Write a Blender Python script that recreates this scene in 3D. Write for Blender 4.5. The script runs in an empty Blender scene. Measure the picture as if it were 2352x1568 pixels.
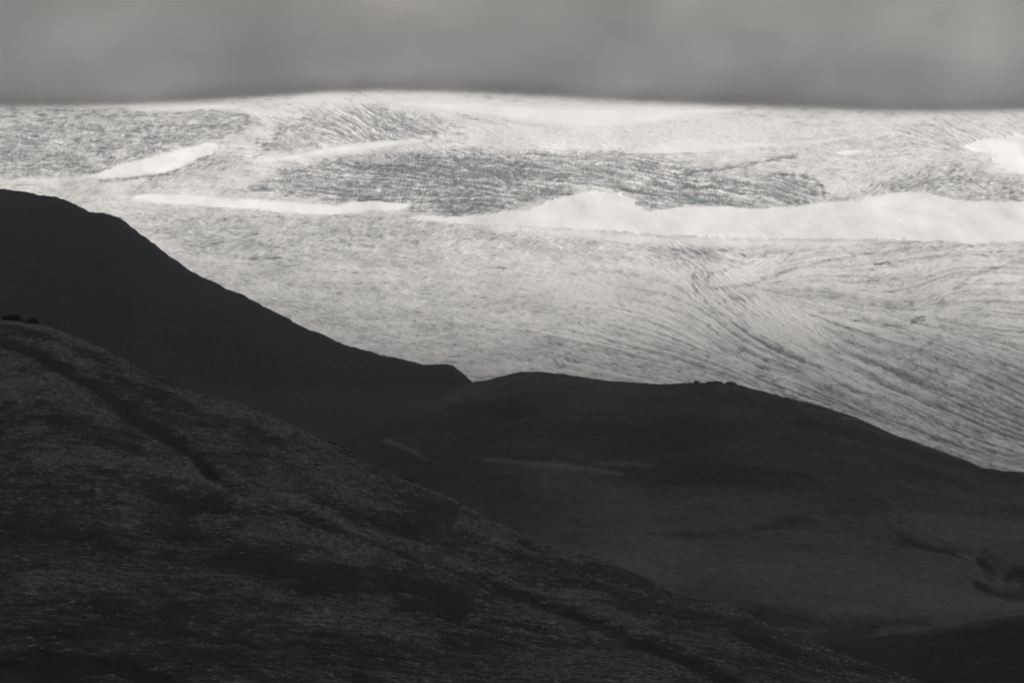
import bpy, math, random
import numpy as np
from mathutils import Vector, Matrix, noise as mnoise

R = math.radians
C = bpy.context.scene
# ------------------------------------------------------------------ camera, sky, sun, exposure
# camera stands at the origin (z = 0 is its height), looking along +Y; metres
PITCH = R(-1.3)
LENS, SENSOR = 150.0, 36.0
W, H = 2352.0, 1568.0                    # size of the picture the outlines were read from
FOC = LENS / SENSOR * W
cam = bpy.data.objects.new('camera', bpy.data.cameras.new('camera'))
C.collection.objects.link(cam)
cam.data.lens = LENS; cam.data.sensor_width = SENSOR
cam.data.clip_start = 1.0; cam.data.clip_end = 120000.0
cam.rotation_euler = (R(90) + PITCH, 0, 0)
C.camera = cam

SUN_DIR = Vector((-0.80, -0.42, 0.0)).normalized()
SUN_EL = R(32)
to_sun = Vector((SUN_DIR.x * math.cos(SUN_EL), SUN_DIR.y * math.cos(SUN_EL), math.sin(SUN_EL)))
sun = bpy.data.objects.new('sun', bpy.data.lights.new('sun', 'SUN'))
C.collection.objects.link(sun)
sun.data.energy = 3.75; sun.data.angle = R(0.5); sun.data.color = (1.0, 0.97, 0.93)
sun.rotation_euler = to_sun.to_track_quat('Z', 'Y').to_euler()

w = bpy.data.worlds.new('World'); C.world = w; w.use_nodes = True
nt = w.node_tree; nt.nodes.clear()
out = nt.nodes.new('ShaderNodeOutputWorld'); bg = nt.nodes.new('ShaderNodeBackground')
sky = nt.nodes.new('ShaderNodeTexSky'); sky.sky_type = 'NISHITA'; sky.sun_disc = False
sky.sun_elevation = SUN_EL; sky.sun_rotation = math.atan2(SUN_DIR.x, SUN_DIR.y)
sky.altitude = 600
hs = nt.nodes.new('ShaderNodeHueSaturation'); hs.inputs['Saturation'].default_value = 0.06
nt.links.new(sky.outputs[0], hs.inputs['Color']); nt.links.new(hs.outputs[0], bg.inputs[0])
bg.inputs[1].default_value = 0.14
nt.links.new(bg.outputs[0], out.inputs[0])

C.view_settings.view_transform = 'Standard'; C.view_settings.look = 'None'
C.view_settings.exposure = 0.0; C.view_settings.gamma = 1.0
C.cycles.sample_clamp_indirect = 3.0; C.cycles.max_bounces = 6; C.cycles.diffuse_bounces = 2; C.cycles.volume_bounces = 2
C.cycles.volume_max_steps = 256
C.cycles.use_denoising = True; C.cycles.denoiser = 'OPENIMAGEDENOISE'; C.cycles.denoising_input_passes = 'RGB_ALBEDO_NORMAL'; C.cycles.denoising_prefilter = 'ACCURATE'
C.cycles.use_adaptive_sampling = False

# ------------------------------------------------------------------ numeric helpers
rng = np.random.default_rng(7)
PERM = rng.permutation(4096).astype(np.int64)
GA = rng.random(4096) * 2 * np.pi
GX, GY = np.cos(GA).astype(np.float32), np.sin(GA).astype(np.float32)


def perlin(x, y, seed=0):
    xi = np.floor(x); yi = np.floor(y)
    xf = (x - xi).astype(np.float32); yf = (y - yi).astype(np.float32)
    xi = xi.astype(np.int64) + seed * 131; yi = yi.astype(np.int64) + seed * 57
    u = xf * xf * xf * (xf * (xf * 6 - 15) + 10); v = yf * yf * yf * (yf * (yf * 6 - 15) + 10)

    def g(ix, iy, dx, dy):
        h = PERM[(PERM[ix & 4095] + iy) & 4095]
        return GX[h] * dx + GY[h] * dy
    a = g(xi, yi, xf, yf); b = g(xi + 1, yi, xf - 1, yf)
    c = g(xi, yi + 1, xf, yf - 1); d = g(xi + 1, yi + 1, xf - 1, yf - 1)
    return (a + (b - a) * u) * (1 - v) + (c + (d - c) * u) * v


def fbm(x, y, oct=4, seed=0, gain=0.5, lac=2.03):
    s = 0; a = 1.0; t = 0
    for i in range(oct):
        s = s + a * perlin(x, y, seed + i * 7); t += a
        x = x * lac + 13.7; y = y * lac + 5.1; a *= gain
    return s / t * 1.6


def sst(a, b, x):
    t = np.clip((x - a) / (b - a), 0, 1)
    return t * t * (3 - 2 * t)


def interp(pts):
    xs = np.array([p[0] for p in pts], float); ys = np.array([p[1] for p in pts], float)
    return lambda x: np.interp(x, xs, ys)


def soft_line(px, py, pts, width, soft, var=None):
    """1 on a polyline, falling to 0 at width+soft; works on full grids."""
    out = np.zeros(px.shape, np.float32)
    xs = [p[0] for p in pts]; ys = [p[1] for p in pts]; m = width + soft + 4
    sel = (px > min(xs) - m) & (px < max(xs) + m) & (py > min(ys) - m) & (py < max(ys) + m)
    if not sel.any(): return out
    X = px[sel]; Y = py[sel]; best = np.full(X.shape, 1e9)
    for (x0, y0), (x1, y1) in zip(pts[:-1], pts[1:]):
        dx, dy = x1 - x0, y1 - y0
        t = np.clip(((X - x0) * dx + (Y - y0) * dy) / (dx * dx + dy * dy + 1e-9), 0, 1)
        best = np.minimum(best, np.hypot(X - x0 - t * dx, Y - y0 - t * dy))
    out[sel] = 1 - sst(width, width + soft, best)
    return out


def soft_poly(px, py, pts, soft):
    out = np.zeros(px.shape, np.float32)
    xs = [p[0] for p in pts]; ys = [p[1] for p in pts]; m = soft + 2
    sel = (px > min(xs) - m) & (px < max(xs) + m) & (py > min(ys) - m) & (py < max(ys) + m)
    if not sel.any(): return out
    X = px[sel]; Y = py[sel]; best = np.full(X.shape, 1e9); ins = np.zeros(X.shape, bool)
    for (x0, y0), (x1, y1) in zip(pts, pts[1:] + pts[:1]):
        dx, dy = x1 - x0, y1 - y0
        t = np.clip(((X - x0) * dx + (Y - y0) * dy) / (dx * dx + dy * dy + 1e-9), 0, 1)
        best = np.minimum(best, np.hypot(X - x0 - t * dx, Y - y0 - t * dy))
        if y0 != y1:
            c = ((y0 > Y) != (y1 > Y)) & (X < (x1 - x0) * (Y - y0) / (y1 - y0) + x0)
            ins ^= c
    sd = np.where(ins, best, -best)
    out[sel] = sst(-soft, soft, sd)
    return out


def project(px, py, D):
    """bearing and elevation read from the picture -> world point at distance D along +Y"""
    a = (px - W / 2) / FOC; b = (H / 2 - py) / FOC
    fy = math.cos(PITCH) - b * math.sin(PITCH); fz = math.sin(PITCH) + b * math.cos(PITCH)
    return a / fy * D, D, fz / fy * D


def row_of(y, z):
    """picture row of a point (inverse of project)"""
    t = z / y
    b = (t * math.cos(PITCH) - math.sin(PITCH)) / (math.cos(PITCH) + t * math.sin(PITCH))
    return H / 2 - b * FOC


def grid_mesh(name, X, Y, Z, mat, attrs=None, kind='structure', smooth=True):
    nr, nc = X.shape
    me = bpy.data.meshes.new(name)
    co = np.empty((nr * nc, 3), np.float32)
    co[:, 0] = X.ravel(); co[:, 1] = Y.ravel(); co[:, 2] = Z.ravel()
    i = np.arange(nr * nc).reshape(nr, nc)
    q = np.stack([i[:-1, :-1], i[:-1, 1:], i[1:, 1:], i[1:, :-1]], -1).reshape(-1, 4).astype(np.int32)
    me.vertices.add(nr * nc); me.vertices.foreach_set('co', co.ravel())
    me.loops.add(q.size); me.loops.foreach_set('vertex_index', q.ravel())
    me.polygons.add(len(q)); me.polygons.foreach_set('loop_start', np.arange(0, q.size, 4, dtype=np.int32))
    if smooth: me.polygons.foreach_set('use_smooth', np.ones(len(q), bool))
    me.update(calc_edges=True)
    for k, v in (attrs or {}).items():
        a = me.attributes.new(k, 'FLOAT', 'POINT'); a.data.foreach_set('value', v.astype(np.float32).ravel())
    me.materials.append(mat)
    o = bpy.data.objects.new(name, me); C.collection.objects.link(o)
    o['kind'] = kind
    return o


# ------------------------------------------------------------------ materials
class MT:
    def __init__(s, name):
        s.m = bpy.data.materials.new(name); s.m.use_nodes = True
        s.t = s.m.node_tree; s.t.nodes.clear()
        s.o = s.t.nodes.new('ShaderNodeOutputMaterial')
    def n(s, typ, **kw):
        x = s.t.nodes.new('ShaderNode' + typ)
        for k, v in kw.items():
            if k.startswith('i_'):
                key = k[2:].replace('_', ' ')
                x.inputs[key].default_value = v
            else: setattr(x, k, v)
        return x
    def l(s, a, b): s.t.links.new(a, b)
    def val(s, sock, v):
        if hasattr(v, 'links') or isinstance(v, bpy.types.NodeSocket): s.l(v, sock)
        else: sock.default_value = v
    def math(s, op, a, b=0.0, c=0.0):
        x = s.n('Math', operation=op)
        s.val(x.inputs[0], a); s.val(x.inputs[1], b); s.val(x.inputs[2], c)
        return x.outputs[0]
    def attr(s, name): return s.n('Attribute', attribute_name=name).outputs['Fac']
    def mix(s, f, a, b):
        x = s.n('Mix', data_type='RGBA')
        s.val(x.inputs[0], f); s.val(x.inputs[6], a); s.val(x.inputs[7], b)
        return x.outputs[2]
    def mapr(s, v, a, b, c=0.0, d=1.0, smooth=False):
        x = s.n('MapRange'); x.interpolation_type = 'SMOOTHSTEP' if smooth else 'LINEAR'
        s.val(x.inputs[0], v)
        for i, q in enumerate((a, b, c, d)): x.inputs[1 + i].default_value = q
        return x.outputs[0]
    def noise(s, scale, det=4, rough=0.55, stretch=(1, 1, 1), rot=(0, 0, 0), dist=0.0):
        tc = s.n('TexCoord'); mp = s.n('Mapping'); pre = s.n('Mapping'); pre.inputs['Rotation'].default_value = rot
        mp.inputs['Scale'].default_value = [scale * q for q in stretch]
        s.l(tc.outputs['Object'], pre.inputs[0]); s.l(pre.outputs[0], mp.inputs[0])
        x = s.n('TexNoise'); x.inputs['Scale'].default_value = 1.0
        x.inputs['Detail'].default_value = det; x.inputs['Roughness'].default_value = rough
        x.inputs['Distortion'].default_value = dist
        s.l(mp.outputs[0], x.inputs['Vector'])
        return x.outputs['Fac']


def g3(v, warm=0.0): return (v * (1 + warm), v, v * (1 - warm), 1)


def mat_glacier():
    m = MT('glacier_ice_and_snow')
    dirt_dark = m.attr('dirt_dark'); sn = m.attr('snow')
    fine = m.mapr(m.noise(0.12, 3, 0.6, (1, 0.35, 1)), 0.35, 0.65, -0.12, 0.12)
    ice = m.math('ADD', dirt_dark, m.math('MULTIPLY', fine, m.math('SUBTRACT', 1.0, sn)))
    ice = m.math('MINIMUM', m.math('MAXIMUM', ice, 0.0), 1.0)
    col = m.mix(ice, (0.80, 0.775, 0.745, 1), (0.13, 0.137, 0.145, 1))
    col = m.mix(m.mapr(sn, 0.0, 0.95), col, (0.84, 0.815, 0.785, 1)); col = m.mix(m.mapr(sn, 0.95, 1.0), col, (0.91, 0.885, 0.855, 1))
    old = m.math('MULTIPLY', m.mapr(m.noise(0.006, 4, 0.6, (1, 0.3, 1)), 0.45, 0.75), 0.16)
    col = m.mix(old, col, (0.50, 0.49, 0.475, 1))
    b = m.n('BsdfPrincipled'); b.inputs['Roughness'].default_value = 0.75
    b.inputs['Specular IOR Level'].default_value = 0.2
    m.l(col, b.inputs['Base Color']); m.l(b.outputs[0], m.o.inputs[0])
    return m.m


def mat_heath(name, dark, pale, s_big, s_fine, lo=0.42, hi=0.62, bump=0.5, fleck=0.35):
    """dark heath with pale dry grass; attribute 'pale' shifts the mix (0.5 = neutral)"""
    m = MT(name)
    n1 = m.noise(s_big, 5, 0.62, (1, 0.7, 1)); n2 = m.noise(s_fine, 4, 0.75, (0.8, 0.5, 1))
    at = m.attr('pale')
    f = m.math('ADD', m.math('MULTIPLY', n1, 0.45), m.math('MULTIPLY', n2, 0.55))
    f = m.math('ADD', f, m.math('MULTIPLY', m.math('SUBTRACT', at, 0.5), 0.5))
    f = m.mapr(f, lo, hi)
    n3 = m.noise(s_fine * 3.2, 3, 0.7, (0.55, 0.42, 1))
    fl = m.mapr(m.math('ADD', n3, m.math('MULTIPLY', m.math('SUBTRACT', f, 0.45), 0.45)), 0.44, 0.72)
    f = m.math('MINIMUM', m.math('MULTIPLY_ADD', fl, fleck, m.math('MULTIPLY', f, 1 - fleck * 0.62)), 1.0)
    col = m.mix(f, dark, pale)
    b = m.n('BsdfPrincipled'); b.inputs['Roughness'].default_value = 0.95
    b.inputs['Specular IOR Level'].default_value = 0.05
    bp = m.n('Bump'); bp.inputs['Strength'].default_value = bump; bp.inputs['Distance'].default_value = 1.0
    m.l(n2, bp.inputs['Height']); m.l(bp.outputs[0], b.inputs['Normal'])
    m.l(col, b.inputs['Base Color']); m.l(b.outputs[0], m.o.inputs[0])
    return m.m


# ------------------------------------------------------------------ glacier
def lic(noise, ang, steps, stepx, stepy, dx, dy):
    """smear a noise grid along a direction field (angles in picture sense), grid cell dx, dy"""
    nr, nc = noise.shape
    acc = noise.copy(); wsum = 1.0
    r0, c0 = np.mgrid[0:nr, 0:nc].astype(np.float32)
    ca, sa = np.cos(ang), np.sin(ang)
    for sgn in (1, -1):
        r, c = r0.copy(), c0.copy()
        for k in range(1, steps + 1):
            ri = np.clip(np.rint(r), 0, nr - 1).astype(np.int32); ci = np.clip(np.rint(c), 0, nc - 1).astype(np.int32)
            c += sgn * ca[ri, ci] * stepx / dx; r += sgn * sa[ri, ci] * stepx / dy
            ri = np.clip(np.rint(r), 0, nr - 1).astype(np.int32); ci = np.clip(np.rint(c), 0, nc - 1).astype(np.int32)
            wk = 0.5 + 0.5 * math.cos(math.pi * k / (steps + 1))
            acc += noise[ri, ci] * wk
            if sgn == 1: wsum += 2 * wk
    acc /= wsum
    acc -= acc.mean(); acc /= acc.std()
    return acc.astype(np.float32)


def blur(a, n):
    for _ in range(n):
        a = (np.roll(a, 1, 0) + 2 * a + np.roll(a, -1, 0)) / 4
        a = (np.roll(a, 1, 1) + 2 * a + np.roll(a, -1, 1)) / 4
    return a


ANG = [(100, 620, 4), (300, 500, 3), (500, 600, 3), (900, 600, 1), (700, 740, 7), (950, 700, 6), (1100, 800, 10),
       (1500, 850, 14), (1800, 880, 20), (2000, 860, 27), (2200, 950, 23), (2352, 1060, 14), (1700, 730, 38),
       (1900, 780, 33), (2150, 800, 22), (2300, 700, 4), (2300, 620, 2), (2000, 595, -8), (1780, 605, -18),
       (1625, 645, 55), (2150, 660, -28), (2100, 900, 26), (2352, 900, 24), (1500, 650, 8), (1200, 600, 2),
       (1000, 520, -8), (600, 520, -6), (400, 400, -16), (520, 370, -8), (700, 420, 8), (900, 400, 5), (1100, 400, 9),
       (1300, 380, 6), (1500, 400, 13), (1700, 440, 12), (1850, 450, 22), (700, 290, 18), (850, 290, 36),
       (960, 300, 18), (620, 320, 3), (1500, 300, -2), (1750, 270, -3), (2000, 420, -20), (1950, 380, 12),
       (2200, 300, 24), (2250, 420, 3), (2100, 400, -14), (100, 320, 0), (300, 280, 0), (1150, 470, 4),
       (1200, 240, 4), (1750, 350, 8), (1650, 370, -10), (1950, 700, 10), (2060, 760, 15)]

SNOW = [
    ([(211, 401), (289, 376), (340, 360), (391, 347), (442, 333), (483, 325), (499, 328), (480, 353), (452, 368),
      (408, 384), (345, 398), (289, 404), (238, 409), (170, 411), (190, 404)], 2.0, 1.0),
    ([(200, 403), (200, 411), (100, 420), (-200, 426), (-200, 414), (0, 413), (120, 408)], 4.0, 0.5),
    ([(600, 368), (664, 356), (700, 350), (752, 338), (860, 326), (956, 319), (970, 321), (915, 334), (840, 345), (752, 352), (660, 364)], 3.0, 1.0),
    ([(308, 450), (326, 445), (422, 445), (493, 449), (561, 455), (640, 463), (714, 465), (770, 472), (800, 464), (850, 462), (943, 465),
      (953, 470), (923, 481), (820, 489), (752, 492), (646, 487), (544, 477), (442, 469), (340, 464), (316, 458)], 1.8, 1.0),
    ([(946, 496), (974, 491), (1025, 498), (1093, 490), (1144, 487), (1229, 477), (1263, 460), (1297, 452), (1331, 440),
      (1365, 437), (1416, 441), (1450, 458), (1467, 475), (1494, 487), (1552, 477), (1586, 474), (1722, 478), (1784, 477),
      (1841, 472), (1909, 465), (1960, 460), (2011, 448), (2056, 441), (2130, 441), (2164, 452), (2232, 462), (2700, 465),
      (2700, 550), (2352, 552), (2232, 555), (2164, 554), (2113, 549), (2028, 546), (1926, 547), (1824, 548), (1688, 544),
      (1552, 537), (1433, 530), (1297, 521), (1195, 516), (1093, 514), (1042, 510), (957, 501)], 1.6, 0.95),
    ([(900, 236), (991, 230), (1093, 232), (1195, 241), (1331, 247), (1433, 245), (1600, 244), (1720, 250), (1640, 264), (1552, 273),
      (1450, 286), (1399, 292), (1331, 291), (1263, 281), (1127, 269), (1025, 254), (957, 247)], 5.0, 1.0),
    ([(1430, 342), (1552, 320), (1620, 319), (1654, 332), (1790, 329), (1892, 318), (1990, 308), (1892, 325), (1790, 334),
      (1654, 342), (1552, 349), (1440, 349)], 3.0, 0.9),
    ([(1917, 348), (1943, 345), (1994, 343), (1998, 346), (1960, 354), (1930, 353)], 1.8, 1.0),
    ([(2212, 334), (2249, 322), (2300, 312), (2352, 304), (2700, 290), (2700, 400), (2352, 398), (2317, 394), (2297, 385), (2287, 372),
      (2294, 356), (2277, 350), (2232, 346)], 1.8, 1.0),
    ([(240, 243), (400, 237), (515, 240), (515, 249), (380, 250)], 3.0, 0.9),
    ([(1100, 520), (1300, 527), (1500, 542), (1700, 552), (1850, 550), (1990, 556), (1880, 566), (1700, 567), (1500, 560), (1300, 540)], 5.0, 0.45),
]
# crevassed ice, coloured darker: outline, soft edge, darkness, roughness
CREV = [
    ([(560, 440), (650, 387), (760, 362), (960, 346), (1250, 343), (1480, 350), (1600, 380), (1700, 398), (1800, 393),
      (1862, 404), (1893, 420), (1898, 445), (1880, 468), (1780, 476), (1550, 476), (1494, 487), (1450, 455), (1380, 433),
      (1330, 436), (1260, 456), (1130, 485), (1030, 497), (950, 482), (800, 462), (660, 455)], 14, 0.62, 1.0),
    ([(900, 370), (1150, 360), (1260, 380), (1330, 420), (1240, 455), (1100, 480), (1000, 480), (930, 450), (820, 455), (740, 440), (800, 400)], 30, 0.30, 0.4),
    ([(1480, 395), (1700, 430), (1640, 465), (1500, 462)], 18, 0.25, 0.2),
    ([(590, 330), (700, 255), (860, 245), (960, 262), (1050, 292), (985, 312), (860, 326), (740, 335), (640, 350)], 14, 0.5, 1.0),
    ([(-300, 252), (560, 252), (600, 280), (540, 310), (480, 322), (390, 345), (290, 372), (200, 400), (90, 406), (-300, 405)], 8, 0.60, 1.2),
    ([(2040, 425), (2120, 378), (2200, 384), (2290, 402), (2700, 415), (2700, 463), (2260, 461), (2170, 451), (2130, 440), (2056, 440)], 14, 0.40, 0.8),
    ([(1960, 330), (2060, 295), (2180, 300), (2200, 330), (2090, 352), (2010, 350)], 20, 0.18, 0.5),
    ([(330, 500), (420, 490), (700, 498), (1000, 512), (1350, 532), (1560, 548), (1700, 580), (1600, 596), (1300, 580), (1000, 560), (700, 570), (450, 560)], 26, 0.26, 0.3),
    ([(300, 395), (400, 378), (520, 350), (620, 335), (600, 365), (480, 400), (380, 425), (330, 445), (290, 440)], 14, 0.30, 0.4),
    ([(1880, 470), (1960, 440), (2040, 400), (2080, 430), (2000, 448), (1950, 460)], 10, 0.25, 0.5),
]
# dirty lines on the ice (moraine, stream channels, pools): points, half width, soft edge, dirt
LINES = [
    ([(230, 414), (320, 403), (390, 392), (440, 374), (480, 358)], 1.5, 4, 0.55),
    ([(1552, 405), (1586, 393), (1640, 388), (1720, 374), (1800, 362), (1830, 356)], 1.8, 6, 0.55),
    ([(1770, 400), (1830, 400), (1875, 412), (1893, 430), (1893, 455)], 1.5, 6, 0.5),
    ([(1595, 625), (1592, 650), (1602, 672), (1640, 710), (1700, 752), (1760, 790), (1850, 830), (1950, 866)], 1.2, 7, 0.42),
    ([(1894, 786), (1915, 800), (1990, 828), (2054, 850)], 2.2, 5, 0.75),
    ([(2060, 855), (2130, 882), (2200, 915), (2290, 960), (2352, 990)], 1.5, 9, 0.40),
    ([(1700, 800), (1790, 830), (1880, 868), (2000, 905), (2150, 950), (2352, 1030)], 1.5, 8, 0.38),
    ([(1640, 660), (1680, 655), (1720, 650), (1790, 628), (1830, 612), (1950, 585), (2110, 566), (2230, 560)], 1.2, 6, 0.42),
    ([(1700, 655), (1630, 660), (1622, 640), (1645, 622), (1720, 605), (1770, 570)], 1.2, 7, 0.32),
    ([(2190, 665), (2230, 630), (2330, 600), (2400, 590)], 1.2, 7, 0.38),
    ([(2165, 690), (2150, 720), (2170, 745), (2160, 770), (2120, 795), (2110, 820), (2135, 848), (2170, 862)], 1.4, 8, 0.32),
    ([(2095, 738), (2110, 730), (2122, 728)], 3.0, 5, 0.7),
    ([(2030, 746), (2090, 749)], 1.3, 3, 0.6), ([(560, 594), (600, 592), (645, 592)], 1.6, 4, 0.65),
    ([(2010, 604), (2042, 602)], 1.4, 3, 0.8), ([(2000, 640), (2030, 638)], 1.0, 3, 0.5), ([(2215, 650), (2260, 640)], 1.0, 3, 0.4),
    ([(1125, 617), (1140, 613), (1165, 616)], 1.2, 3, 0.5), ([(1738, 858), (1770, 866), (1800, 890)], 2.0, 6, 0.6),
    ([(1800, 905), (1900, 935), (1960, 952)], 2.0, 8, 0.5), ([(1680, 680), (1730, 676)], 4, 9, 0.35), ([(1890, 668), (1925, 682)], 5, 10, 0.35),
    ([(600, 700), (900, 740), (1250, 790), (1500, 850)], 4, 40, 0.10), ([(1200, 780), (1350, 800), (1500, 835)], 12, 30, 0.16),
    ([(2050, 840), (2200, 880), (2352, 930)], 14, 45, 0.22), ([(2140, 940), (2240, 985), (2352, 1010)], 12, 30, 0.30),
    ([(1850, 900), (2000, 950), (2150, 1000), (2352, 1060)], 14, 32, 0.26), ([(1940, 590), (2200, 575), (2352, 580)], 8, 24, 0.14),
    ([(1500, 560), (1690, 585), (1770, 575)], 6, 20, 0.20), ([(2200, 840), (2352, 880)], 10, 25, 0.18), ([(1290, 520), (1430, 523), (1560, 534), (1690, 542)], 0.8, 3, 0.35), ([(1780, 552), (2000, 553), (2100, 556), (2352, 557)], 0.8, 6, 0.22),
    ([(300, 560), (700, 590), (1100, 610)], 10, 30, 0.10),
]
PALE = [([(1980, 885), (2120, 940), (2230, 985), (2352, 1030)], 2.5, 8, 0.35), ([(1690, 882), (1850, 925), (2000, 968), (2150, 1015)], 3, 8, 0.3),
        ([(1660, 640), (1760, 615)], 10, 16, 0.35), ([(1750, 725), (1850, 740)], 18, 30, 0.2), ([(1500, 680), (1300, 660)], 25, 50, 0.12),
        ([(1100, 310), (1350, 318), (1550, 305), (1800, 300)], 16, 20, 0.35), ([(700, 225), (1100, 222)], 5, 12, 0.2)]


EDGE = [(-300, 240), (0, 238), (150, 238), (300, 234), (480, 226), (620, 217), (760, 207), (900, 203), (1050, 206), (1250, 215),
        (1450, 226), (1700, 238), (1950, 248), (2150, 252), (2352, 246), (2700, 242)]


def build_glacier():
    cell_x, cell_y = 1.2, 0.95
    px = np.arange(-160, 2520, cell_x); py = np.arange(1240, 176, -cell_y)   # near rows first
    PX, PY = np.meshgrid(px, py)
    nr, nc = PX.shape
    # distance for each row: convex ice apron, then steeper ice fall, then plateau in the cloud
    ed = interp(EDGE)(PX)
    PE = PY + (232 - ed) * sst(340, 250, PY)
    D = np.interp(PE, [150, 176, 205, 222, 240, 264, 330, 470, 560, 700, 900, 1100, 1240],
                  [18400, 17500, 16150, 15450, 14930, 14470, 13800, 12850, 12200, 11050, 9350, 7700, 6650])
    # broad swells (smooth, from noise in picture bearing / distance)
    sw = fbm(PX / 520, PY / 170, 3, 3) * 150 + fbm(PX / 190, PY / 80, 3, 11) * 45
    D = D + sw * sst(236, 330, PE)
    D = np.maximum.accumulate(D, 0)
    # flow direction
    cpx = px[::16]; cpy = py[::16]; QX, QY = np.meshgrid(cpx, cpy)
    num_c = np.zeros_like(QX); num_s = np.zeros_like(QX); den = np.zeros_like(QX)
    for ax, ay, aa in ANG:
        d2 = ((QX - ax) / 1.7) ** 2 + (QY - ay) ** 2
        wt = 1 / (d2 + 900) ** 1.6
        num_c += wt * math.cos(R(aa)); num_s += wt * math.sin(R(aa)); den += wt
    ri = np.clip(np.arange(nr) / 16, 0, len(cpy) - 1); ci = np.clip(np.arange(nc) / 16, 0, len(cpx) - 1)

    def up(a):
        r0 = np.minimum(ri.astype(int), a.shape[0] - 2); fr = (ri - r0)[:, None]
        c0 = np.minimum(ci.astype(int), a.shape[1] - 2); fc = (ci - c0)[None, :]
        A = a[r0][:, c0]; B = a[r0][:, c0 + 1]; Cc = a[r0 + 1][:, c0]; Dd = a[r0 + 1][:, c0 + 1]
        return (A * (1 - fc) + B * fc) * (1 - fr) + (Cc * (1 - fc) + Dd * fc) * fr
    ang = np.arctan2(up(num_s), up(num_c))
    # rows run upward in the picture: flip the vertical component; wander a little
    ang = ang + fbm(PX / 60, PY / 26, 3, 23) * 0.45
    ang_g = -ang
    N = rng.standard_normal((nr, nc)).astype(np.float32)
    L1 = lic(blur(N, 1), ang_g, 5, 1.9, 2.2, cell_x, cell_y)            # fine short streaks
    N2 = blur(rng.standard_normal((nr, nc)).astype(np.float32), 5)
    L2 = lic(N2, ang_g, 11, 4.0, 4.0, cell_x, cell_y)                    # longer bands
    N4 = blur(rng.standard_normal((nr, nc)).astype(np.float32), 2)
    L4 = lic(N4, ang_g - fbm(PX / 60, PY / 26, 3, 23) * -0.25, 24, 3.2, 3.2, cell_x, cell_y)   # long thin crests
    N6 = blur(rng.standard_normal((nr, nc)).astype(np.float32), 6)
    L6 = lic(N6, ang_g + fbm(PX / 60, PY / 26, 3, 23) * 0.35, 55, 4.0, 4.0, cell_x, cell_y)   # long flow lines
    N5 = blur(rng.standard_normal((nr, nc)).astype(np.float32), 1)
    L5 = lic(N5, np.full(PX.shape, 1.45) + fbm(PX / 40, PY / 20, 2, 27) * 0.5, 4, 1.6, 1.6, cell_x, cell_y)   # steep little ice faces
    N3 = blur(rng.standard_normal((nr, nc)).astype(np.float32), 3)
    L3 = lic(N3, ang_g + 0.25, 3, 2.6, 2.6, cell_x, cell_y)              # blocky seracs
    Nf = rng.standard_normal((nr, nc)).astype(np.float32)
    Nf = (Nf + np.roll(Nf, 1, 1) + np.roll(Nf, 2, 1)) / 1.73
    # warped coordinates give ragged outlines
    wx = PX + fbm(PX / 34, PY / 12, 3, 31) * 16 + L2 * 5.0; wy = PY + fbm(PX / 46, PY / 15, 4, 41) * 5.5 + L1 * 0.8 + L4 * 0.9
    longz = np.maximum.reduce([soft_poly(wx, wy, [(1250, 340), (1500, 345), (1720, 395), (1900, 410), (1900, 470), (1500, 490), (1400, 440), (1200, 420)], 30),
                               0.9 * soft_poly(wx, wy, [(640, 330), (760, 240), (960, 250), (1060, 295), (900, 330)], 20),
                               soft_poly(wx, wy, [(1050, 225), (2352, 260), (2300, 330), (1900, 400), (1500, 345), (1050, 335)], 20) * 0.8,
                               0.85 * soft_poly(wx, wy, [(560, 440), (650, 387), (960, 346), (1300, 343), (1300, 460), (1000, 497), (660, 455)], 20),
                               0.5 * soft_poly(wx, wy, [(1600, 600), (2500, 760), (2500, 1240), (1600, 1000)], 60)])
    blockz = soft_poly(wx, wy, [(-300, 245), (560, 245), (640, 290), (540, 330), (200, 410), (-300, 410)], 34)
    snow = np.zeros(PX.shape, np.float32)
    for k, (pts, soft, amt) in enumerate(SNOW):
        q = 0.4 if k in (2, 3, 6, 7, 9) else 0.85
        snow = np.maximum(snow, soft_poly(PX + (wx - PX) * q, PY + (wy - PY) * q, pts, soft * 1.6) * amt)
    crev = np.zeros(PX.shape, np.float32); crev_dark = np.zeros(PX.shape, np.float32)
    w2x = PX + fbm(PX / 60, PY / 22, 3, 51) * 40; w2y = PY + fbm(PX / 60, PY / 22, 3, 61) * 12
    for pts, soft, dv, rv in CREV:
        k = soft_poly(w2x, w2y, pts, soft)
        crev_dark += k * dv; crev = np.maximum(crev, k * rv)
    crev_dark = np.clip(crev_dark * (1 + 0.30 * fbm(PX / 75, PY / 17, 4, 111)), 0, 0.9)
    clear = 1 - snow
    crev_dark *= clear; crev *= clear
    lines = np.zeros(PX.shape, np.float32)
    w3x = PX + fbm(PX / 16, PY / 10, 3, 71) * 7; w3y = PY + fbm(PX / 22, PY / 10, 3, 81) * 5
    for pts, hw, soft, dv in LINES:
        lines = np.maximum(lines, soft_line(w3x, w3y, pts, hw, soft) * dv)
    pale = np.zeros(PX.shape, np.float32)
    for pts, hw, soft, dv in PALE:
        pale = np.maximum(pale, soft_line(w3x, w3y, pts, hw, soft) * dv)
    low = sst(540, 1000, PY)
    patch = fbm(PX / 120, PY / 34, 4, 91); patch2 = fbm(PX / 42, PY / 14, 4, 95)
    base = 0.155 + 0.22 * low + 0.20 * patch + 0.22 * patch2 + 0.16 * sst(1300, 600, PX) * sst(440, 510, PY) * sst(900, 560, PY) - 0.05 * sst(1000, 1300, PX) * sst(570, 620, PY) * sst(800, 700, PY)  # background tone: darker down the ice and at left, paler right of centre
    # streak contrast grows with darkness
    bg_d = np.clip(base, 0.02, 1) + crev_dark * 0.74 + lines * (0.55 + 0.45 * sst(-0.6, 0.8, L3)) - pale
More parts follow.
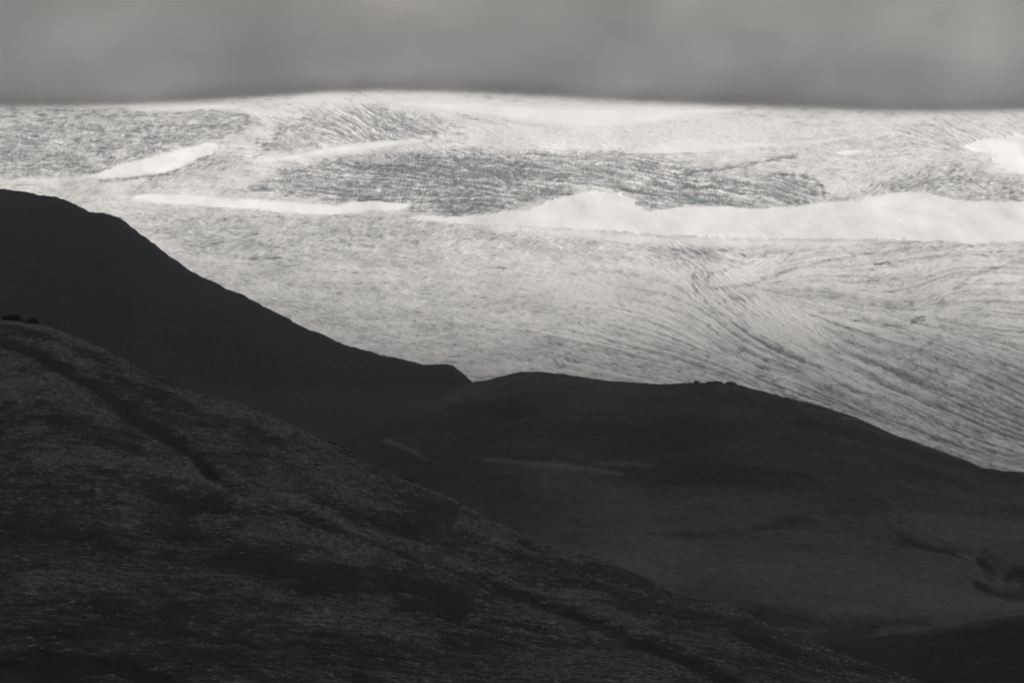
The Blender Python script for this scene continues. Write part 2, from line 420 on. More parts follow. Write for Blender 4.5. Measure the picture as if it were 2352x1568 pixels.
    amp = 0.052 + 0.14 * crev_dark + 0.05 * low + 0.10 * lines
    tot = bg_d + amp * (1.0 * L1 + 0.35 * L2 * (1 - longz) + 1.25 * longz * L4 + (0.7 * crev + 0.2) * L3 * (1 - 0.7 * longz) * (1 - 0.65 * blockz)
                        + blockz * (0.22 * L5 + 1.2 * fbm(PX / 60, PY / 11, 5, 97, 0.6)))
    flow = soft_poly(wx, wy, [(1450, 600), (1750, 560), (2600, 560), (2600, 1240), (1500, 900), (1200, 800)], 110)
    tot = tot + amp * 0.7 * Nf + flow * (0.13 + 0.10 * low) * L6 + (0.25 - 0.25 * flow) * amp * L6
    flecks = sst(1.45, 3.0, L1 + 0.5 * Nf + 0.5 * L4 + 0.9 * patch2 + 0.5 * patch) * (0.32 + 0.22 * low)
    tot = tot + flecks * (1 - 0.6 * crev)
    dirt_dark = np.clip(tot, 0, 1) * clear
    # relief
    X, Y, Z = project(PX, PY, D)
    relief = crev * (1.2 * L3 * (1 - 0.7 * longz) * (1 - 0.7 * blockz) + 1.6 * L4 * longz + 0.8 * L2 + 0.6 * L1 + 0.15 * blockz * L5) \
        + (1 - crev) * clear * (0.42 * L1 + 0.3 * L2 + 0.25 * L3 + 0.5 * L4 * longz)
    relief = -relief          # the darker coloured ice lies in the hollows
    relief += 4.2 * crev * blockz * fbm(PX / 54, PY / 10, 3, 98) + snow * (1.6 * fbm(X / 70, Y / 240, 3, 99) + 9 * fbm(X / 260, Y / 400, 2, 96))
    relief -= lines * 1.0
    serac = fbm(X / 70, Y / 120, 3, 101) * 5.0 * crev
    mounds = fbm(X / 380, Y / 500, 3, 103) * 6.0 * (1 - snow * 0.5)
    calm = 0.06 + 0.94 * sst(232, 305, PE)          # the plateau under the cloud is smooth
    Z = Z + (relief + serac + mounds - 1.8 * crev_dark - 2.0) * calm
    Y = Y.copy()
    # far extension inside the cloud
    exP = np.array([120, 60, 0, -60])[:, None] * np.ones((1, nc)); exX = np.ones((4, 1)) * px[None, :]
    eD = np.maximum(np.interp(exP, [-60, 0, 60, 120], [20500, 19900, 19300, 18700]), D[[-1]] + 60)
    aX, aY, aZ = project(exX, exP, eD)
    X = np.vstack([X, aX]); Y = np.vstack([Y * np.ones((1, nc)), aY * np.ones((1, nc))]); Z = np.vstack([Z, aZ])
    dirt_dark = np.vstack([dirt_dark, np.full((4, nc), 0.2)]); snow = np.vstack([snow, np.zeros((4, nc))])
    nP = np.array([1560, 1420, 1320])[:, None] * np.ones((1, nc)); nD = np.array([4900, 5600, 6200])[:, None] * np.ones((1, nc))
    bX, bY, bZ = project(np.ones((3, 1)) * px[None, :], nP, np.minimum(nD, D[[0]] - np.array([900, 600, 250])[:, None]))
    X = np.vstack([bX, X]); Y = np.vstack([bY, Y]); Z = np.vstack([bZ, Z])
    dirt_dark = np.vstack([np.repeat(dirt_dark[[0]], 3, 0), dirt_dark]); snow = np.vstack([np.repeat(snow[[0]], 3, 0), snow])
    # the ice field goes on past both sides of the frame
    ex = np.arange(2, 1000, 2)
    fwd = (X[:, [1]] - X[:, [0]])
    LX = X[:, [0]] - fwd * ex[::-1][None, :]; RX = X[:, [-1]] + fwd * ex[None, :]
    li, ri2 = ex[::-1], X.shape[1] - 1 - ex
    def wide(a): return np.hstack([a[:, li], a, a[:, ri2]])
    X = np.hstack([LX, X, RX]); Y = wide(Y); Z = wide(Z); dirt_dark = wide(dirt_dark); snow = wide(snow)
    def side(col, sgn):
        offs = np.array([4000, 2200, 900]) if sgn < 0 else np.array([900, 2200, 4000])
        return np.hstack([X[:, [col]] + sgn * o for o in offs]), np.hstack([Y[:, [col]]] * 3), np.hstack([Z[:, [col]]] * 3)
    lx, ly, lz = side(0, -1); rx, ry, rz = side(-1, 1)
    X = np.hstack([lx, X, rx]); Y = np.hstack([ly, Y, ry]); Z = np.hstack([lz, Z, rz])
    def pad(a): return np.hstack([a[:, [0]]] * 3 + [a] + [a[:, [-1]]] * 3)
    return grid_mesh('glacier', X, Y, Z, mat_glacier(), {'dirt_dark': pad(dirt_dark), 'snow': pad(snow)})


build_glacier()

# ------------------------------------------------------------------ hills
CREST = []


def columns(dense, lo, hi):
    a = np.arange(-120, 2480, dense)
    l = -120 - np.cumsum(np.geomspace(dense, 440, 26)); r = a[-1] + np.cumsum(np.geomspace(dense, 440, 26))
    c = np.concatenate([l[::-1], a, r])
    return c[(c >= lo) & (c <= hi)]


def hill(name, mat, skyline, near, Dr, Dn, dense, rows, k, relief, paint, lo=-2500, hi=4900, back=(3500, 0.22), fronts=()):
    c = columns(dense, lo, hi)
    sk = interp(skyline)(c); nr_ = interp(near)(c); dr = interp(Dr)(c); dn = interp(Dn)(c)
    t = np.linspace(0, 1, rows)[:, None]
    PY = sk + (nr_ - sk) * (1 - t) ** k
    D = dn + (dr - dn) * t
    # rows spaced by picture height rather than by distance
    t2 = 1 - (1 - np.linspace(0, 1, rows)[:, None]) ** (1 / (k * 0.75))
    PY = sk + (nr_ - sk) * (1 - t2) ** k; D = dn + (dr - dn) * t2
    PX = np.ones((rows, 1)) * c[None, :]
    X, Y, Z = project(PX, PY, D)
    rl = relief(PX, PY, X, Y)
    kb = 31; cr = np.convolve(np.pad(rl[-1], kb, mode='edge'), np.ones(2 * kb + 1) / (2 * kb + 1), 'valid')
    Z = Z + rl - cr[None, :] * t2 ** 3          # keep the crest where it stands
    CREST.append((c, X[-1], Y[-1], Z[-1]))
    P = paint(PX, PY, X, Y)
    # behind the crest the ground bends down and away
    bl, bs = back
    sb = np.array([0.004, 0.012, 0.03, 0.06, 0.12, 0.22, 0.4, 0.7, 1.0])[:, None] * bl
    slope0 = (Z[-1] - 0) / Y[-1]
    bx, by = X[-1] + (X[-1] / Y[-1]) * sb, Y[-1] + sb
    bz = Z[-1] + slope0 * sb - bs * sb * np.minimum(1, sb / (0.12 * bl) * 0.6 + 0.25)
    fx, fy, fz = [], [], []
    for (dy, dz) in fronts:     # nearer ground, below the frame
        fx.append(X[0] * dy); fy.append(Y[0] * dy); fz.append(Z[0] * dz if dz >= 0 else np.full_like(Z[0], dz))
    if fronts:
        X = np.vstack([np.array(fx), X]); Y = np.vstack([np.array(fy), Y]); Z = np.vstack([np.array(fz), Z])
        P = np.vstack([np.repeat(P[[0]], len(fronts), 0), P])
    X = np.vstack([X, bx]); Y = np.vstack([Y, by]); Z = np.vstack([Z, bz])
    P = np.vstack([P, np.repeat(P[[-1]], len(sb), 0)])
    return grid_mesh(name, X, Y, Z, mat, {'pale': P})


# left hill in front of the ice
def rel_left(PX, PY, X, Y):
    return fbm(X / 260, Y / 300, 4, 5) * 5 + fbm(X / 40, Y / 60, 4, 6, 0.6) * 4.2 - np.abs(fbm(X / 16, Y / 30, 3, 7)) * 3.2


def paint_left(PX, PY, X, Y):
    p = 0.40 + 0.10 * fbm(X / 500, Y / 700, 4, 8)
    p += 0.18 * soft_line(PX, PY, [(420, 885), (640, 905), (900, 905), (960, 902)], 10, 26)
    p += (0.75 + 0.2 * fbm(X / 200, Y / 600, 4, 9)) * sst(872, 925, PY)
    return p


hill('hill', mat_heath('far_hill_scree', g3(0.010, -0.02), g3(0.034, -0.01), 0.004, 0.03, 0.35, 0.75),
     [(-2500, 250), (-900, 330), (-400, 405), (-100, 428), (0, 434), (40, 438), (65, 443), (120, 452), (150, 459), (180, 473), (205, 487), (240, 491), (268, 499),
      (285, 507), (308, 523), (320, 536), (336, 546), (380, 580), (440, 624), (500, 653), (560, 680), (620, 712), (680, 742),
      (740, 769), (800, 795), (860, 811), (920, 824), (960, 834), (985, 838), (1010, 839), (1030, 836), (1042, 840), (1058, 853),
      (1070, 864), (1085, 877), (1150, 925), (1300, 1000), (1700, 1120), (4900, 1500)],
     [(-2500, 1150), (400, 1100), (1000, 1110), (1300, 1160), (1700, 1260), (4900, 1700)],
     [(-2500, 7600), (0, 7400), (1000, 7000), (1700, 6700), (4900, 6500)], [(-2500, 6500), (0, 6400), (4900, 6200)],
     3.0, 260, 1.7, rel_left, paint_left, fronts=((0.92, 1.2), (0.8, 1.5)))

# rolling hill on the right
def rel_mid(PX, PY, X, Y):
    z = fbm(X / 420, Y / 650, 4, 15) * 9 + fbm(X / 60, Y / 110, 4, 16, 0.6) * 1.6
    z = z * (1 - 0.6 * soft_line(PX, PY, MID_SKY[4:], 6, 30))
    z = z + fbm(X / 13, Y / 40, 3, 17, 0.6) * 1.3
    # shallow folds and hollows on the slope
    wx = PX + fbm(X / 160, Y / 420, 3, 21) * 60; wy = PY + fbm(X / 160, Y / 420, 3, 22) * 16
    for pts, hw, so, a in [([(1552, 1230), (1688, 1222), (1763, 1212), (1858, 1202)], 2, 16, -3),
                           ([(1552, 1205), (1700, 1198), (1860, 1180)], 4, 26, 5),
                           ([(2020, 1225), (2147, 1254), (2215, 1275), (2300, 1320)], 3, 18, -6),
                           ([(2060, 1195), (2200, 1215), (2352, 1240)], 3, 16, 5), ([(1180, 1225), (1350, 1180), (1500, 1150)], 6, 60, -4),
                           ([(1000, 925), (1100, 945), (1200, 950)], 3, 14, -7), ([(860, 1010), (1000, 1075), (1100, 1120)], 3, 20, 6),
                           ([(2250, 1285), (2280, 1320), (2352, 1355)], 10, 22, -7), ([(1700, 1410), (2000, 1420), (2352, 1360)], 5, 24, -6)]:
        z = z + soft_line(wx, wy, pts, hw, so) * a * 0.55
    return z


def paint_mid(PX, PY, X, Y):
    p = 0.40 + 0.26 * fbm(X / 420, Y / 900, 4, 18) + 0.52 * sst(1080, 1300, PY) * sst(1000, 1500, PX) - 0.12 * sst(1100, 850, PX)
    wx = PX + fbm(X / 45, Y / 160, 3, 19) * 24; wy = PY + fbm(X / 60, Y / 220, 3, 20) * 8
    for pts, hw, so, a in [([(1120, 1058), (1250, 1060), (1370, 1075), (1430, 1085)], 3, 9, 0.26), ([(1370, 1058), (1500, 1058)], 2, 7, 0.2),
                           ([(880, 1015), (940, 1035), (1010, 1062)], 2, 8, 0.28), ([(1830, 962), (2352, 1110)], 3, 14, -0.1),
                           ([(1040, 936), (1130, 945), (1230, 942)], 5, 12, -0.26), ([(2060, 1185), (2352, 1205)], 4, 14, 0.12),
                           ([(1552, 1222), (1688, 1215), (1763, 1205), (1858, 1193)], 1, 8, -0.09), ([(2062, 1232), (2147, 1252), (2215, 1273)], 2, 12, -0.22),
                           ([(2215, 1276), (2290, 1312), (2340, 1330)], 2, 10, 0.16), ([(1950, 960), (1990, 958)], 1, 6, 0.3),
                           ([(2250, 1280), (2268, 1300), (2275, 1312)], 4, 12, -0.3), ([(2255, 1340), (2300, 1352), (2360, 1352)], 3, 12, -0.35),
                           ([(2320, 1310), (2352, 1320), (2380, 1325)], 8, 18, -0.35), ([(1700, 1412), (1900, 1430), (2120, 1424)], 6, 20, -0.22),
                           ([(1900, 1395), (2000, 1400)], 1, 5, 0.2), ([(2200, 1265), (2240, 1272)], 1, 4, 0.3), ([(2135, 1028), (2175, 1026)], 1, 6, 0.25),
                           ([(760, 970), (870, 930), (960, 905)], 2, 12, 0.14), ([(1250, 1110), (1500, 1180), (1900, 1180)], 20, 60, 0.08),
                           ([(2100, 1365), (2352, 1372)], 12, 24, 0.09), ([(1880, 1475), (2000, 1450)], 8, 20, -0.2)]:
        p = p + soft_line(wx, wy, pts, hw, so) * a * 1.6
    return p


MID_SKY = [(-2500, 1200), (200, 1120), (500, 1045), (650, 1010), (740, 985), (800, 964), (900, 928), (1000, 903), (1083, 878), (1120, 873), (1150, 865), (1175, 857), (1200, 854),
           (1240, 853), (1290, 858), (1350, 868), (1400, 874), (1465, 879), (1520, 882), (1570, 880), (1600, 879), (1640, 880), (1690, 882), (1720, 890),
           (1760, 900), (1800, 911), (1850, 923), (1900, 936), (1960, 955), (2000, 973), (2050, 996), (2100, 1014), (2150, 1032), (2200, 1050),
           (2230, 1062), (2255, 1074), (2300, 1080), (2352, 1084), (2700, 1105), (4900, 1160)]
MAT_MID = mat_heath('rolling_hill_heath', g3(0.010, -0.02), g3(0.16, -0.01), 0.008, 0.09, 0.36, 0.86, 0.8)
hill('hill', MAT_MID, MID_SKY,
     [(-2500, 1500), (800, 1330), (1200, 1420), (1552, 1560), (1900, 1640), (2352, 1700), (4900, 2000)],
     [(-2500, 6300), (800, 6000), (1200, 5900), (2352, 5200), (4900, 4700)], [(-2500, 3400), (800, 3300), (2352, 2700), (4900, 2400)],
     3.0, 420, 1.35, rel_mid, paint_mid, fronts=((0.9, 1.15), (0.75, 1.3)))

# low rise at the bottom right
def rel_low(PX, PY, X, Y):
    return fbm(X / 120, Y / 160, 4, 25) * 3 + fbm(X / 18, Y / 26, 4, 26, 0.6) * 0.9


def paint_low(PX, PY, X, Y):
    p = 0.42 + 0.16 * fbm(X / 90, Y / 200, 4, 28)
    wx = PX + fbm(X / 20, Y / 60, 3, 29) * 14; wy = PY + fbm(X / 20, Y / 60, 3, 30) * 5
    p += 0.30 * soft_line(wx, wy, [(1990, 1469), (2030, 1462), (2130, 1449), (2160, 1446), (2290, 1424), (2352, 1414)], 2, 6)
    p -= 0.25 * soft_line(wx, wy, [(2300, 1445), (2340, 1470)], 14, 20)
    return p


hill('hill', mat_heath('low_rise_heath', g3(0.019, -0.02), g3(0.085, -0.01), 0.012, 0.12, 0.36, 0.82),
     [(-2500, 1900), (1500, 1600), (1700, 1530), (1800, 1500), (1875, 1478), (1960, 1470), (2028, 1461), (2130, 1447), (2200, 1436), (2283, 1420), (2352, 1410), (2700, 1385), (4900, 1400)],
     [(-2500, 2100), (1500, 1850), (2352, 1850), (4900, 1900)],
     [(-2500, 2500), (4900, 2600)], [(-2500, 1600), (4900, 1700)], 3.0, 200, 1.5, rel_low, paint_low, back=(900, 0.12), fronts=((0.9, 1.15), (0.7, 1.3)))

# near slope, lower left
GULLY = [(-300, 720), (0, 791), (85, 818), (170, 856), (238, 897), (306, 951), (374, 992), (442, 1033), (476, 1087), (527, 1118), (612, 1148), (680, 1172),
         (753, 1203), (889, 1241), (1025, 1295), (1127, 1343), (1229, 1391), (1365, 1445), (1450, 1479), (1552, 1523), (1640, 1568), (1900, 1680)]
GULLY2 = [(-200, 1440), (0, 1505), (120, 1550), (250, 1610)]
GULLY3 = [(100, 1515), (260, 1530), (360, 1560), (460, 1620)]


def rel_near(PX, PY, X, Y):
    z = fbm(X / 150, Y / 240, 4, 35) * 4.0 + fbm(X / 26, Y / 36, 4, 36, 0.6) * 1.3 + fbm(X / 4.2, Y / 6, 3, 37, 0.7) * 0.38
    z = z - soft_line(PX, PY, GULLY, 3, 24) * 1.2 * (1 - 0.7 * sst(900, 1300, PX)) - soft_line(PX, PY, GULLY2, 6, 30) * 2.0 - soft_line(PX, PY, GULLY3, 6, 30) * 2.0
    z = z + soft_line(PX, PY + 22, GULLY[8:], 3, 14) * 1.2
    return z


def paint_near(PX, PY, X, Y):
    wx = PX + fbm(X / 16, Y / 50, 3, 39) * 34; wy = PY + fbm(X / 16, Y / 50, 3, 40) * 9
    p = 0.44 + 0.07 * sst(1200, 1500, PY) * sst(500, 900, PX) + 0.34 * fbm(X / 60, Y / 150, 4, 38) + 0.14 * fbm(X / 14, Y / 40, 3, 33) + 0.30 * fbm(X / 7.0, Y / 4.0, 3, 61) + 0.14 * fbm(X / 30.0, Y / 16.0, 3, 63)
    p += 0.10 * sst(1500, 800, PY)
    gx_ = PX + fbm(X / 22, Y / 60, 3, 39) * 9; gy_ = PY + fbm(X / 22, Y / 60, 3, 40) * 4
    p = p - 0.34 * (1 - 0.2 * sst(700, 1300, PX)) * soft_line(gx_, gy_, GULLY, 4, 10) - 0.2 * soft_line(gx_, gy_, GULLY[2:10], 12, 12)
    for pts, hw, so, a in [ (GULLY2, 10, 18, -0.25), (GULLY3, 12, 18, -0.3),
                           ([(20, 738), (80, 752), (140, 772), (230, 806)], 3, 5, 0.42), ([(60, 772), (140, 800), (240, 830)], 4, 10, -0.3),
                           ([(90, 1058), (200, 1050), (330, 1070), (450, 1080), (520, 1120)], 12, 26, 0.3), ([(130, 885), (240, 930)], 18, 26, 0.28),
                           ([(0, 830), (120, 850)], 10, 30, 0.15), ([(110, 800), (190, 840)], 8, 20, 0.25), ([(0, 880), (90, 872)], 8, 14, 0.2),
                           ([(400, 900), (600, 965), (740, 1020)], 5, 14, 0.25), ([(560, 1130), (640, 1150), (760, 1190), (900, 1236), (1040, 1290), (1130, 1335)], 2, 9, 0.3),
                           ([(1240, 1350), (1330, 1385), (1470, 1445)], 5, 14, 0.32), ([(1280, 1345), (1400, 1375)], 3, 10, 0.3),
                           ([(560, 1160), (700, 1200), (850, 1245)], 22, 34, 0.22), ([(480, 1200), (640, 1235), (760, 1265)], 14, 30, 0.16),
                           ([(700, 1410), (860, 1430), (1000, 1455)], 8, 24, 0.22), ([(640, 1040), (760, 1090), (900, 1150)], 8, 20, 0.15),
                           ([(1060, 1190), (1180, 1240)], 6, 12, 0.3), ([(330, 1100), (560, 1290), (720, 1330)], 10, 60, -0.08), ([(600, 1320), (800, 1340)], 14, 30, -0.2),
                           ([(130, 980), (300, 1010)], 14, 30, -0.22), ([(0, 960), (200, 960)], 6, 20, -0.15), ([(700, 1330), (900, 1345), (1050, 1400)], 14, 34, -0.2),
                           ([(1150, 1440), (1300, 1490), (1500, 1560)], 14, 40, 0.06), ([(0, 1560), (200, 1480), (500, 1540)], 20, 60, -0.12),
                           ([(350, 870), (500, 925)], 4, 14, -0.2), ([(240, 850), (420, 930), (640, 1010)], 6, 20, -0.12)]:
        p = p + soft_line(wx, wy, pts, hw, so) * a
    return p


MAT_NEAR = mat_heath('near_slope_heath_and_dry_grass', g3(0.042, -0.02), g3(0.31, -0.01), 0.04, 0.30, 0.38, 0.86, 0.6, 0.85)
NEAR_SKY = [(-2500, 500), (-900, 610), (-300, 690), (-80, 722), (0, 731), (51, 740), (100, 751), (136, 761), (180, 780), (221, 797), (279, 825), (340, 857), (422, 889), (510, 917),
            (612, 951), (680, 984), (748, 1013), (800, 1042), (848, 1068), (900, 1090), (957, 1112), (1018, 1141), (1093, 1178), (1160, 1210), (1222, 1239),
            (1290, 1260), (1365, 1281), (1467, 1320), (1552, 1359), (1654, 1383), (1722, 1413), (1790, 1446), (1869, 1480), (1960, 1511), (2062, 1545), (2130, 1569),
            (2352, 1660), (2700, 1800), (4900, 2500)]
NEAR_DR = [(-2500, 2900), (0, 2300), (800, 1950), (1500, 1650), (2352, 1350), (4900, 1000)]
NEAR_DN = [(-2500, 700), (4900, 600)]
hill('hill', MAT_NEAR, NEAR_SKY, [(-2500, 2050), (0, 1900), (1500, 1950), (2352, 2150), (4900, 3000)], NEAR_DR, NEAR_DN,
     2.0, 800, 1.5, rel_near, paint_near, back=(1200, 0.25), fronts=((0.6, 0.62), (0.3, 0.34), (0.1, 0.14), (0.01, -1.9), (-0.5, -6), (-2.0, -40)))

def tussocks():
    cc, cols = None, None
    me0 = bpy.data.objects['hill.003'].data if 'hill.003' in bpy.data.objects else None
    nv = len(me0.vertices); co = np.empty(nv * 3, np.float32); me0.vertices.foreach_get('co', co); co = co.reshape(-1, 3)
    pa = np.empty(nv, np.float32); me0.attributes['pale'].data.foreach_get('value', pa)
    r = np.random.default_rng(3)
    D = co[:, 1]; rows = row_of(np.maximum(D, 1), co[:, 2]); cx = co[:, 0] / np.maximum(D, 1) * FOC + W / 2
    ok = (D > 650) & (cx > -150) & (cx < 2500) & (rows < 1640) & (D < 2500)
    st = sst(-0.05, 0.45, fbm(co[:, 0] / 7.0, co[:, 1] / 4.0, 3, 61)) + 0.5 * sst(0.0, 0.4, fbm(co[:, 0] / 30.0, co[:, 1] / 16.0, 3, 63))
    wgt = np.clip(pa - 0.36, 0.0, 1) ** 2.2 * (0.04 + st) * (1 - 0.55 * sst(900, 1500, cx)) * ok
    n = 55000
    idx = r.choice(nv, n, p=wgt / wgt.sum())
    P = co[idx] + np.stack([r.normal(0, 0.5, n), r.normal(0, 1.2, n), np.zeros(n)], 1)
    rad = (r.gamma(4, 0.085, n) + 0.10) * np.clip(co[idx, 1] / 1500, 0.5, 1.3); hgt = rad * r.uniform(0.25, 0.5, n)
    k = 5; a = np.arange(k) * 2 * np.pi / k
    ring = np.stack([np.cos(a)[None] * rad[:, None] * r.uniform(1.5, 3.6, n)[:, None], np.sin(a)[None] * rad[:, None] * np.ones((n, 1)), np.full((n, k), -0.2)], -1) + P[:, None, :]
    top = P + np.stack([r.normal(0, 0.1, n), r.normal(0, 0.1, n), hgt], 1)
    V = np.concatenate([ring, top[:, None, :]], 1).reshape(-1, 3).astype(np.float32)
    b = np.arange(n)[:, None] * (k + 1)
    F = np.stack([b + np.arange(k), b + (np.arange(k) + 1) % k, b + k + 0 * np.arange(k)], -1).reshape(-1, 3).astype(np.int32)
    me = bpy.data.meshes.new('grass'); me.vertices.add(len(V)); me.vertices.foreach_set('co', V.ravel())
    me.loops.add(F.size); me.loops.foreach_set('vertex_index', F.ravel())
    me.polygons.add(len(F)); me.polygons.foreach_set('loop_start', np.arange(0, F.size, 3, dtype=np.int32))
    me.update(calc_edges=True)
    m = MT('dry_grass_tussock'); f = m.mapr(m.noise(0.5, 2, 0.6), 0.35, 0.65)
    bs = m.n('BsdfPrincipled'); bs.inputs['Roughness'].default_value = 1.0; bs.inputs['Specular IOR Level'].default_value = 0.0
    m.l(m.mix(f, g3(0.05), g3(0.48)), bs.inputs['Base Color']); m.l(bs.outputs[0], m.o.inputs[0]); me.materials.append(m.m)
    o = bpy.data.objects.new('grass', me); C.collection.objects.link(o); o['kind'] = 'stuff'
    o['label'] = 'pale dry grass tufts scattered over the dark near slope'


tussocks()

# ground far below everything
gx, gy = np.meshgrid(np.linspace(-30000, 30000, 40), np.linspace(-15000, 45000, 40))
grid_mesh('ground', gx, gy, np.full(gx.shape, -640.0) + fbm(gx / 4000, gy / 4000, 3, 50) * 40,
          mat_heath('valley_floor', g3(0.02), g3(0.06), 0.004, 0.05), {'pale': np.full(gx.shape, 0.45)})


# ------------------------------------------------------------------ rock outcrops
def mat_rock():
    m = MT('dark_weathered_rock')
    f = m.mapr(m.noise(0.6, 5, 0.7), 0.35, 0.7)
    col = m.mix(f, g3(0.009, -0.02), g3(0.022, -0.01))
    b = m.n('BsdfPrincipled'); b.inputs['Roughness'].default_value = 0.9; b.inputs['Specular IOR Level'].default_value = 0.1
    bp = m.n('Bump'); bp.inputs['Strength'].default_value = 0.7; bp.inputs['Distance'].default_value = 0.5
    m.l(m.noise(1.5, 4, 0.7), bp.inputs['Height']); m.l(bp.outputs[0], b.inputs['Normal'])
    m.l(col, b.inputs['Base Color']); m.l(b.outputs[0], m.o.inputs[0])
    return m.m


ROCK = mat_rock()


def outcrop(px, py, D, sx, sy, sz, seed, label, tilt=0.0, group=None, lift=-0.05):
    """jagged crag; its centre is sunk so that only the upper part stands out of the slope"""
    import bmesh
    bm = bmesh.new(); bmesh.ops.create_icosphere(bm, subdivisions=5, radius=1.0)
    off = Vector((seed * 3.7, seed * 1.3, seed * 2.1))
    for v in bm.verts:
        p = v.co.copy()
        c = mnoise.cell_vector(p * 1.6 + off) * 0.22
        r = 1 + 0.32 * mnoise.noise(p * 1.5 + off) + 0.20 * mnoise.noise(p * 3.7 + off) + 0.10 * mnoise.noise(p * 9 + off)
        q = p * r + c * 0.35
        q.z = max(q.z, -0.6)
        v.co = Vector((q.x * sx, q.y * sy, q.z * sz))
    me = bpy.data.meshes.new('rock_outcrop'); bm.to_mesh(me); bm.free()
    me.materials.append(ROCK)
    o = bpy.data.objects.new('rock_outcrop', me); C.collection.objects.link(o)
    cc, cx, cy, cz = CREST[-1 if D < 3000 else 1]
    x, y, z = (float(np.interp(px, cc, q)) for q in (cx, cy, cz))
    o.location = (x, y, z + (H / 2 - py + row_of(y, z) - H / 2) / FOC * y * 0.0 + lift * sz); o.rotation_euler = (0, tilt, 0)
    o['label'] = label; o['category'] = 'rock outcrop'
    if group: o['group'] = group
    return o


outcrop(28, 733, 2290, 5.0, 5, 3.4, 1, 'dark jagged rock outcrop on the crest of the near slope, at the left edge', 0.15, 'crags on the near slope crest')
outcrop(74, 741, 2280, 4.4, 4, 3.2, 2, 'smaller dark crag on the near slope crest, just right of the left edge outcrop', 0.3, 'crags on the near slope crest')
outcrop(770, 1026, 1962, 6.6, 5, 2.1, 3, 'black wedge shaped crag jutting from the middle of the near slope crest', 0.5, 'crags on the near slope crest')
outcrop(804, 1044, 1945, 3.4, 3, 1.2, 4, 'small black ledge directly below the wedge shaped crag', 0.4, 'crags on the near slope crest')
outcrop(950, 1109, 1885, 4.0, 3, 0.9, 5, 'low flat ledge on the near slope crest, right of the wedge shaped crag', 0.45, 'crags on the near slope crest')
outcrop(1600, 882, 5690, 3.6, 8, 2.4, 6, 'small leaning rock tooth, leftmost of three on the rounded hill skyline', 0.0, 'rocks on the rounded hill skyline')
outcrop(1640, 884, 5665, 11, 12, 2.6, 7, 'broad knobbly rock, middle and widest of three on the rounded hill skyline', 0.0, 'rocks on the rounded hill skyline')
outcrop(1679, 884, 5640, 7.5, 10, 2.7, 8, 'squat rock, rightmost of three on the rounded hill skyline', 0.15, 'rocks on the rounded hill skyline')


# ------------------------------------------------------------------ clouds
def cloud_deck():
    """overcast layer high above the near ground; thins out over the upper glacier and lets the sun through"""
    zc = 2300.0
    sx = to_sun.x / to_sun.z; sy = to_sun.y / to_sun.z
    gx = np.linspace(-26000, 16000, 150); gy = np.concatenate([np.linspace(-26000, 2000, 40), np.linspace(2400, 15000, 150)])
    X, Y = np.meshgrid(gx, gy)
    gyr = Y - (zc + 200) * sy; gxr = X - (zc + 200) * sx          # where its shadow falls
    e = gyr + fbm(gxr / 1800, gyr / 1800, 3, 201) * 420 + 0.10 * gxr
    tau = np.interp(e, [6000, 7400, 7900, 8600, 9600, 10600, 11800, 12600], [5.0, 4.8, 4.2, 3.4, 2.0, 0.75, 0.13, 0.0])
    sig = 0.01
    th = tau / sig * math.sin(SUN_EL)
    th = th * (1 + 0.15 * fbm(X / 900, Y / 900, 3, 205))
    keep = th > 0.5
    th = np.where(keep, th, 0.5)
    top = zc + th * 0.5; bot = zc - th * 0.5
    nr, nc = X.shape; n = nr * nc
    co = np.vstack([np.stack([X, Y, top], -1).reshape(-1, 3), np.stack([X, Y, bot], -1).reshape(-1, 3)])
    i = np.arange(n).reshape(nr, nc)
    q1 = np.stack([i[:-1, :-1], i[:-1, 1:], i[1:, 1:], i[1:, :-1]], -1).reshape(-1, 4)
    q2 = (q1 + n)[:, ::-1]
    ring = np.concatenate([i[0, :], i[1:, -1], i[-1, -2::-1], i[-2:0:-1, 0]])
    rn = np.roll(ring, -1)
    q3 = np.stack([ring, ring + n, rn + n, rn], -1)
    q = np.vstack([q1, q2, q3])
    me = bpy.data.meshes.new('cloud'); me.from_pydata(co.tolist(), [], q.tolist()); me.update()
    m = MT('overcast_cloud'); v = m.n('VolumePrincipled')
    v.inputs['Color'].default_value = (0.9, 0.9, 0.9, 1); v.inputs['Density'].default_value = sig
    m.l(v.outputs[0], m.o.inputs['Volume']); me.materials.append(m.m)
    o = bpy.data.objects.new('clouds', me); C.collection.objects.link(o); o['kind'] = 'stuff'
    o['label'] = 'grey overcast cloud layer above the hills'


cloud_deck()


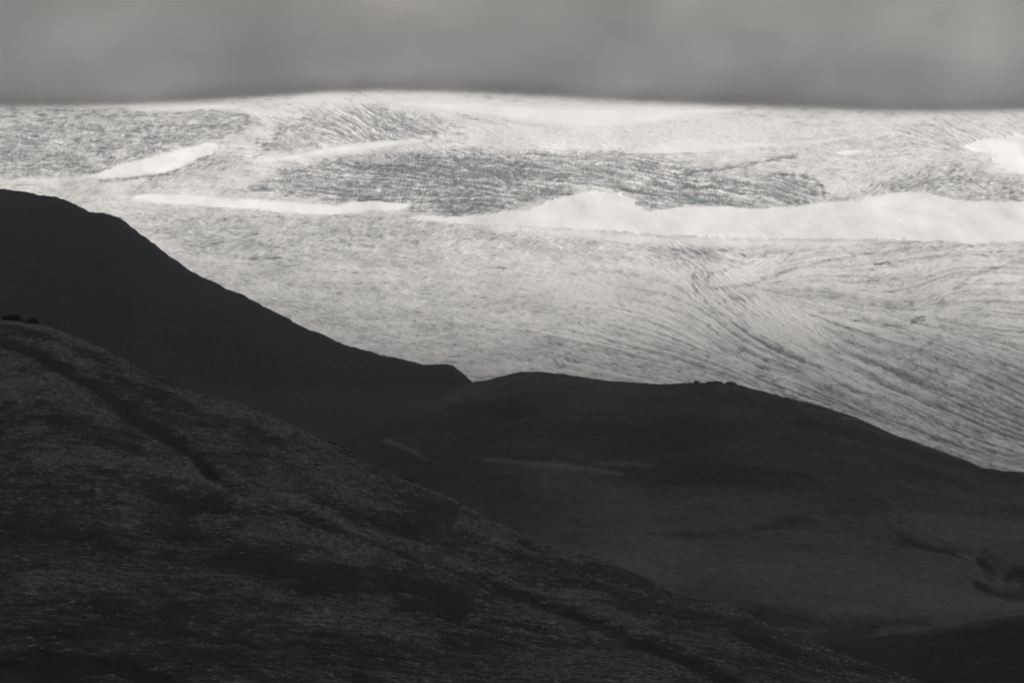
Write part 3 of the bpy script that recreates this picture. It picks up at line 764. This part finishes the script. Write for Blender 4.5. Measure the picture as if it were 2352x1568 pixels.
def cloud_bank():
    """low cloud lying on the upper glacier, soft underside"""
    import bmesh
    y0, y1, x0, x1, z0, z1 = 14480, 19000, -6500, 6500, 400, 2100
    bm = bmesh.new(); bmesh.ops.create_cube(bm, size=1.0)
    for v in bm.verts:
        v.co = Vector((x0 if v.co.x < 0 else x1, y0 if v.co.y < 0 else y1, z0 if v.co.z < 0 else z1))
    me = bpy.data.meshes.new('clouds'); bm.to_mesh(me); bm.free()
    m = MT('low_cloud')
    tc = m.n('TexCoord'); sp = m.n('SeparateXYZ'); m.l(tc.outputs['Object'], sp.inputs[0])
    x, z = sp.outputs['X'], sp.outputs['Z']
    # height of the underside along x
    edge = EDGE
    fc = m.n('FloatCurve'); cu = fc.mapping.curves[0]
    xa = [project(p, r, 15400)[0] for p, r in edge]; za = [project(p, r, 15400)[2] for p, r in edge]
    xmin, xmax, zmin, zmax = min(xa), max(xa), min(za) - 5, max(za) + 5
    nx = [(a - xmin) / (xmax - xmin) for a in xa]; nz = [(a - zmin) / (zmax - zmin) for a in za]
    cu.points[0].location = (nx[0], nz[0]); cu.points[1].location = (nx[-1], nz[-1])
    for a, b in list(zip(nx, nz))[1:-1]: cu.points.new(a, b)
    fc.mapping.update()
    m.l(m.mapr(x, xmin, xmax), fc.inputs['Value'])
    zb = m.math('MULTIPLY_ADD', fc.outputs[0], zmax - zmin, zmin)
    wob = m.mapr(m.noise(0.0045, 4, 0.6, (1, 0.7, 1.5)), 0.3, 0.7, -32, 32)
    h = m.math('SUBTRACT', z, m.math('ADD', zb, wob))
    dens = m.mapr(h, -70, 40, 0, 1)
    # the front leans out above its foot
    lean = m.mapr(h, 0, 330, 0, 150, True)
    lean = m.math('ADD', lean, m.mapr(m.noise(0.0016, 4, 0.6, (1, 1, 1.6)), 0.3, 0.7, -130, 130))
    front = m.mapr(m.math('ADD', sp.outputs['Y'], lean), 14560, 15450, 0.0, 1)
    front = m.math('POWER', front, 1.7)
    dens = m.math('MULTIPLY', m.math('MULTIPLY', m.math('POWER', dens, 1.2), front), 0.0065)
    v = m.n('VolumePrincipled')
    m.l(dens, v.inputs['Density'])
    cn = m.noise(0.0050, 5, 0.6, (1.0, 0.5, 0.38), (0, R(-38), 0))
    cn = m.mapr(cn, 0.3, 0.7, 0.0, 1.0)
    m.l(m.mix(cn, (0.78, 0.775, 0.762, 1), (0.99, 0.975, 0.96, 1)), v.inputs['Color'])
    m.l(v.outputs[0], m.o.inputs['Volume'])
    m.m.cycles.volume_step_rate = 0.14
    me.materials.append(m.m)
    o = bpy.data.objects.new('clouds', me); C.collection.objects.link(o); o['kind'] = 'stuff'
    o['label'] = 'low grey cloud bank resting on the upper glacier'


cloud_bank()


def haze_box():
    import bmesh
    bm = bmesh.new(); bmesh.ops.create_cube(bm, size=1.0)
    for v in bm.verts:
        v.co = Vector((-9000 if v.co.x < 0 else 9000, -1500 if v.co.y < 0 else 14470, -660 if v.co.z < 0 else 640))
    me = bpy.data.meshes.new('haze'); bm.to_mesh(me); bm.free()
    m = MT('thin_haze'); v = m.n('VolumePrincipled')
    v.inputs['Color'].default_value = (0.92, 0.945, 1.0, 1); v.inputs['Density'].default_value = 2.0e-5
    m.l(v.outputs[0], m.o.inputs['Volume']); me.materials.append(m.m)
    o = bpy.data.objects.new('haze', me); C.collection.objects.link(o); o['kind'] = 'stuff'


haze_box()
